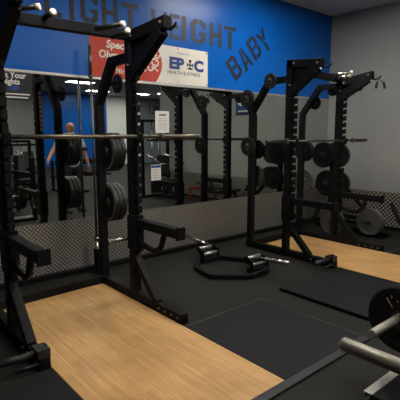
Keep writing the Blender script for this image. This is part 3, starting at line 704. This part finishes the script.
big = bpy.data.objects['bumper_plate'] if False else [o for o in bpy.data.objects if o.get('label', '').startswith('large black bumper plate loaded')][0]
for a_, r0, r1 in ((2.2, 0.09, 0.165), (1.98, 0.15, 0.17), (1.75, 0.12, 0.135)):  # short silver strokes on the plate face
    bm = B(); beam(bm, (-0.0455, math.sin(-a_+PI)*0+math.cos(a_)*-r0, math.sin(a_)*r0), (-0.0455, math.cos(a_)*-r1, math.sin(a_)*r1), 0.008, 0.003)
    o = obj('silver_stroke', bm, 'alu', None); o.parent = big; o['label'] = 'silver strokes'

# ------------------------------------------------------------------ bench at the right picture edge
def bench(loc, rz, label, padm='pad', incline=0.95, group=None):
    t = thing('weight_bench', (0, 0, 0), label, 'bench', group)
    bm = B(); box(bm, -0.14, 0.14, -0.38, 0.0, 0.40, 0.46); obj('seat', bm, padm, t, 0.015, 3)
    c, s = math.cos(incline), math.sin(incline)
    bm = B(); beam(bm, (0, 0.03, 0.44), (0, 0.03+0.85*c, 0.44+0.85*s), 0.28, 0.06); obj('backrest', bm, padm, t, 0.015, 3)
    bm = B(); beam(bm, (0, -0.35, 0.36), (0, 0.75, 0.30), 0.06, 0.07); obj('spine', bm, 'black2', t, 0.004)
    bm = B(); beam(bm, (0, 0.55, 0.32), (0, 0.03+0.5*c-0.02*s, 0.40+0.5*s), 0.05, 0.05); obj('support_post', bm, 'black2', t, 0.004)
    for yy, w in ((-0.33, 0.2), (0.72, 0.3)):
        bm = B(); box(bm, -w, w, yy-0.03, yy+0.03, 0.0, 0.06); box(bm, -0.03, 0.03, yy-0.03, yy+0.03, 0.06, 0.36 if yy < 0 else 0.30); obj('leg', bm, 'black2', t, 0.004)
    t.location = loc; t.rotation_euler = (0, 0, rz)
    return t
bq = bench((7.0, 2.57, 0), PI, 'black bench by the grey wall, only its slanted post showing at the right edge', incline=0.08)
bm = B(); beam(bm, (0, -0.72, 0.575), (0, -0.55, 0.27), 0.06, 0.06); o = obj('roller_post', bm, 'black2', None, 0.006); o.parent = bq
bm = B(); beam(bm, (0, -0.34, 0.33), (0, -0.57, 0.28), 0.06, 0.06); o = obj('post_arm', bm, 'black2', None, 0.006); o.parent = bq

# ------------------------------------------------------------------ the gym behind the camera, seen in the mirror
bench((3.15, -0.9, 0), math.radians(200), 'incline bench reflected in the mirror beside the nearer rack', incline=1.0)
def machine(loc, label, tan=False, h=1.75):
    x, y, _ = loc
    t = thing('weight_machine', loc, label, 'weight machine', 'weight machines seen in the mirror')
    bm = B()
    for sx in (-0.42, 0.42): box(bm, x+sx-0.035, x+sx+0.035, y-0.035, y+0.035, 0.07, h)
    box(bm, x-0.42, x+0.42, y-0.03, y+0.03, h-0.07, h)
    obj('tower_frame', bm, 'black', t, 0.005)
    bm = B(); box(bm, x-0.46, x+0.46, y-0.06, y+0.06, 0.0, 0.07); box(bm, x-0.04, x+0.04, y+0.06, y+1.1, 0.0, 0.07); obj('base', bm, 'black', t, 0.005)
    bm = B()
    for k in range(12): box(bm, x-0.15, x+0.15, y-0.05, y+0.05, 0.10+k*0.055, 0.148+k*0.055)
    obj('weight_stack', bm, 'iron_dark', t, 0.004)
    bm = B()
    for sx in (-0.11, 0.11): tube(bm, [(x+sx, y, 0.06), (x+sx, y, h-0.05)], 0.012, 10)
    obj('guide_rods', bm, 'steel', t)
    bm = B(); box(bm, x-0.2, x+0.2, y+0.5, y+0.85, 0.46, 0.54); box(bm, x-0.04, x+0.04, y+0.62, y+0.70, 0.07, 0.46); obj('seat', bm, 'tan' if tan else 'pad', t, 0.02, 3)
    bm = B(); beam(bm, (x, y+0.46, 0.60), (x, y+0.28, 1.15), 0.34, 0.08); obj('backrest', bm, 'tan' if tan else 'pad', t, 0.02, 3)
    for sx in (-1, 1):
        bm = B(); tube(bm, [(x+sx*0.30, y+0.04, 1.15), (x+sx*0.36, y+0.5, 1.05), (x+sx*0.36, y+0.78, 0.95), (x+sx*0.28, y+0.9, 0.95)], 0.02, 10); obj('lever', bm, 'steel', t)
    return t
machine((2.55, -2.1, 0), 'machine with tan pads and chrome levers reflected beside the left rack upright', True, 1.6)
machine((3.9, -2.6, 0), 'machine with black pads reflected behind the standing person', False, 1.55)
machine((6.85, -0.05, 0), 'tall black weight machine reflected under the white printed sheet', False, 2.1)
machine((5.0, -5.0, 0), 'low black weight machine reflected behind the upright barbell', False, 1.4)
# dumbbell rack with dumbbells
dr = thing('dumbbell_rack', (6.0, -2.9, 0), 'black two tier dumbbell rack reflected in the mirror behind the person', 'dumbbell rack')
for z in (0.42, 0.80):
    bm = B(); box(bm, 5.05, 6.95, -3.05, -2.98, z, z+0.04); box(bm, 5.05, 6.95, -2.82, -2.75, z, z+0.04); obj('shelf', bm, 'black', dr, 0.004)
for x in (5.15, 6.85):
    bm = B(); box(bm, x-0.035, x+0.035, -3.12, -3.06, 0.0, 0.92); box(bm, x-0.035, x+0.035, -3.2, -2.6, 0.0, 0.06); obj('leg', bm, 'black', dr, 0.004)
def make_dumbbell():
    bm = B(); tube(bm, [(0, -0.07, 0), (0, 0.07, 0)], 0.015, 10); o = obj('dumbbell', bm, 'steel')
    for s in (-1, 1):
        bm = B(); lathe(bm, [(0.0, s*0.06), (0.055, s*0.062), (0.062, s*0.075), (0.062, s*0.13), (0.055, s*0.142), (0.0, s*0.144)], (0,0,0), 'y', 12); obj('weight_head', bm, 'iron_dark', o)
    return o
d0 = None
for ti, z in enumerate((0.42, 0.80)):
    for k in range(9):
        o = make_dumbbell() if d0 is None else copy_tree(d0)
        d0 = d0 or o
        o.location = (5.28+k*0.18, -2.90, z+0.104)
        tag(o, ('dark iron dumbbell on the lower tier of the rack seen in the mirror', 'dark iron dumbbell on the upper tier of the rack seen in the mirror')[ti], 'dumbbell', ('dumbbells on the lower tier', 'dumbbells on the upper tier')[ti])
# red open stand by the side wall
rs = thing('step_stand', (7.2, 1.52, 0), 'red open tubular stand by the side wall, reflected low in the mirror', 'stand')
for dx in (-0.2, 0.2):
    for dy in (-0.26, 0.26):
        bm = B(); box(bm, 7.2+dx-0.025, 7.2+dx+0.025, 1.52+dy-0.025, 1.52+dy+0.025, 0.0, 0.31); obj('leg', bm, 'red_frame', rs, 0.003)
for d in (-0.2, 0.2):
    bm = B(); box(bm, 7.2+d-0.025, 7.2+d+0.025, 1.235, 1.805, 0.31, 0.36); obj('top_rail', bm, 'red_frame', rs, 0.003)
for d in (-0.26, 0.26):
    bm = B(); box(bm, 7.025, 7.375, 1.52+d-0.025, 1.52+d+0.025, 0.31, 0.36); obj('cross_rail', bm, 'red_frame', rs, 0.003)

# ------------------------------------------------------------------ person (seen in the mirror)
def skin_mesh(name, pts, edges, radii, root, m, parent=None, sub=2):
    me = bpy.data.meshes.new(name); me.from_pydata([V(p) for p in pts], edges, [])
    o = bpy.data.objects.new(name, me); COL.objects.link(o)
    sk = o.modifiers.new('skin', 'SKIN'); sk.use_smooth_shade = True
    for i, d in enumerate(me.skin_vertices[0].data):
        r = radii[i]; d.radius = r if isinstance(r, tuple) else (r, r); d.use_root = (i in root)
    ss = o.modifiers.new('sub', 'SUBSURF'); ss.levels = sub; ss.render_levels = sub
    dg = bpy.context.evaluated_depsgraph_get(); dg.update()
    me2 = bpy.data.meshes.new_from_object(o.evaluated_get(dg)); bpy.data.objects.remove(o)
    me2.materials.clear(); me2.materials.append(M[m])
    o = bpy.data.objects.new(name, me2); COL.objects.link(o)
    for p in me2.polygons: p.use_smooth = True
    if parent is not None: o.parent = parent
    return o
def person(loc, scale, label):
    t = thing('person', (0, 0, 0), label, 'person')
    P = []; E = []; Rd = []; roots = []
    def v(p, r, link=None):
        P.append(p); Rd.append(r); i = len(P)-1
        if link is not None: E.append((link, i))
        return i
    # facing +Y; x to the side
    pel = v((0, 0, 0.98), (0.115, 0.085)); roots.append(pel)
    waist = v((0, 0, 1.14), (0.115, 0.085), pel); chest = v((0, 0.0, 1.36), (0.165, 0.115), waist); top = v((0, -0.01, 1.47), (0.12, 0.08), chest)
    neck = v((0, 0.0, 1.54), (0.062, 0.065), top); jaw = v((0, 0.025, 1.605), (0.070, 0.080), neck); head = v((0, 0.015, 1.70), (0.088, 0.102), jaw); crown = v((0, 0.0, 1.775), (0.066, 0.076), head)
    for s in (-1, 1):
        sh = v((s*0.19, -0.005, 1.43), 0.062, top)
        if s < 0: el = (s*0.40, 0.06, 1.22); wr = (s*0.55, 0.20, 1.06); hd = (s*0.58, 0.26, 1.01)
        else: el = (s*0.30, 0.0, 1.15); wr = (s*0.33, 0.08, 0.92); hd = (s*0.33, 0.11, 0.85)
        e = v(el, 0.045, sh); w = v(wr, 0.028, e); h = v(hd, (0.032, 0.02), w)
        hip = v((s*0.10, 0, 0.90), 0.095, pel); kn = v((s*0.125, 0.02, 0.50), 0.062, hip); an = v((s*0.14, -0.01, 0.09), 0.04, kn)
        hl = v((s*0.14, 0.02, 0.045), (0.04, 0.035), an); v((s*0.16, 0.17, 0.03), (0.042, 0.024), hl)
        # fingers: own chains rooted in the palm
        hv, wv = V(hd), V(wr); d = (hv-wv).normalized(); side = d.cross(V((1, 0, 0.2))).normalized()
        for k, ln in enumerate((0.075, 0.085, 0.078, 0.06)):
            b = hv + side*(k-1.5)*0.019
            a = v(tuple(b), 0.009); roots.append(a); c = v(tuple(b + d*(0.02+ln*0.5)), 0.009, a); v(tuple(b + d*ln*0.85 + V((-s*0.02, 0, -0.012))), 0.008, c)
        b = wv + (hv-wv)*0.4 - side*0.02
        a = v(tuple(b), 0.011); roots.append(a); c = v(tuple(b - side*0.03 + d*0.03), 0.010, a); v(tuple(b - side*0.038 + d*0.06), 0.009, c)
    body = skin_mesh('body', P, E, Rd, roots, 'skin', t)
    # face: nose, ears, eyes, mouth
    bm = B(); tube(bm, [(0, 0.105, 1.70), (0, 0.135, 1.665), (0, 0.105, 1.65)], 0.012, 8, rs=[0.007, 0.014, 0.010]); obj('nose', bm, 'skin', body, smooth=True)
    for s in (-1, 1):
        bm = B(); bmesh.ops.create_uvsphere(bm, u_segments=12, v_segments=8, radius=0.011, matrix=Matrix.Translation((s*0.031, 0.106, 1.70))); obj('eye', bm, 'eye', body, smooth=True)
        bm = B(); bmesh.ops.create_uvsphere(bm, u_segments=12, v_segments=8, radius=0.03, matrix=Matrix.Translation((s*0.088, 0.005, 1.685)) @ Matrix.Diagonal((0.35, 0.7, 1.1, 1))); obj('ear', bm, 'skin', body, smooth=True)
    bm = B(); beam(bm, (-0.022, 0.104, 1.62), (0.022, 0.104, 1.62), 0.01, 0.007); obj('mouth', bm, 'red_frame', body)
    # t-shirt
    pts = [(0,0,0.82),(0,0,1.06),(0,0,1.36),(0,-0.01,1.475),(-0.20,-0.005,1.43),(-0.325,0.035,1.30),(0.20,-0.005,1.43),(0.27,0,1.26)]
    skin_mesh('shirt', pts, [(0,1),(1,2),(2,3),(3,4),(4,5),(3,6),(6,7)], [(0.20,0.15),(0.175,0.13),(0.182,0.132),(0.125,0.088),0.078,0.068,0.078,0.068], [0], 'shirt', t)
    pts = [(0,0,0.97),(0.10,0,0.88),(0.125,0.02,0.5),(0.14,-0.01,0.11),(-0.10,0,0.88),(-0.125,0.02,0.5),(-0.14,-0.01,0.11),(0,0,1.10)]
    skin_mesh('trousers', pts, [(0,1),(1,2),(2,3),(0,4),(4,5),(5,6),(0,7)], [(0.165,0.12),0.115,0.085,0.075,0.115,0.085,0.075,(0.15,0.11)], [0], 'trouser', t)
    for s in (-1, 1):
        bm = B(); prism(bm, [(-0.07, 0), (0.19, 0), (0.22, 0.02), (0.20, 0.05), (0.10, 0.085), (0.03, 0.11), (-0.06, 0.105), (-0.075, 0.04)], lambda u, v_, d, s=s: (s*0.15-0.05+d, u, v_), 0.10); obj('shoe', bm, 'trouser', t, 0.02, 3)
    t.location = loc; t.scale = (scale,)*3
    return t
person((4.04, 0.77, 0), 1.10, 'standing bald person in a white t-shirt and dark trousers, seen in the mirror')

# ------------------------------------------------------------------ world, camera
w = bpy.data.worlds.new('World'); S.world = w; w.use_nodes = True
w.node_tree.nodes['Background'].inputs[0].default_value = (0.05, 0.05, 0.055, 1); w.node_tree.nodes['Background'].inputs[1].default_value = 0.3

cam = bpy.data.cameras.new('Camera'); co = bpy.data.objects.new('Camera', cam); COL.objects.link(co)
cam.sensor_width = 36; cam.lens = 36*431/400; cam.clip_start = 0.05
co.location = (0, 0, 1.68)
co.rotation_euler = (PI/2-0.149, 0, 0.861-PI/2)
S.camera = co
S.view_settings.view_transform = 'Standard'
S.view_settings.look = 'None'
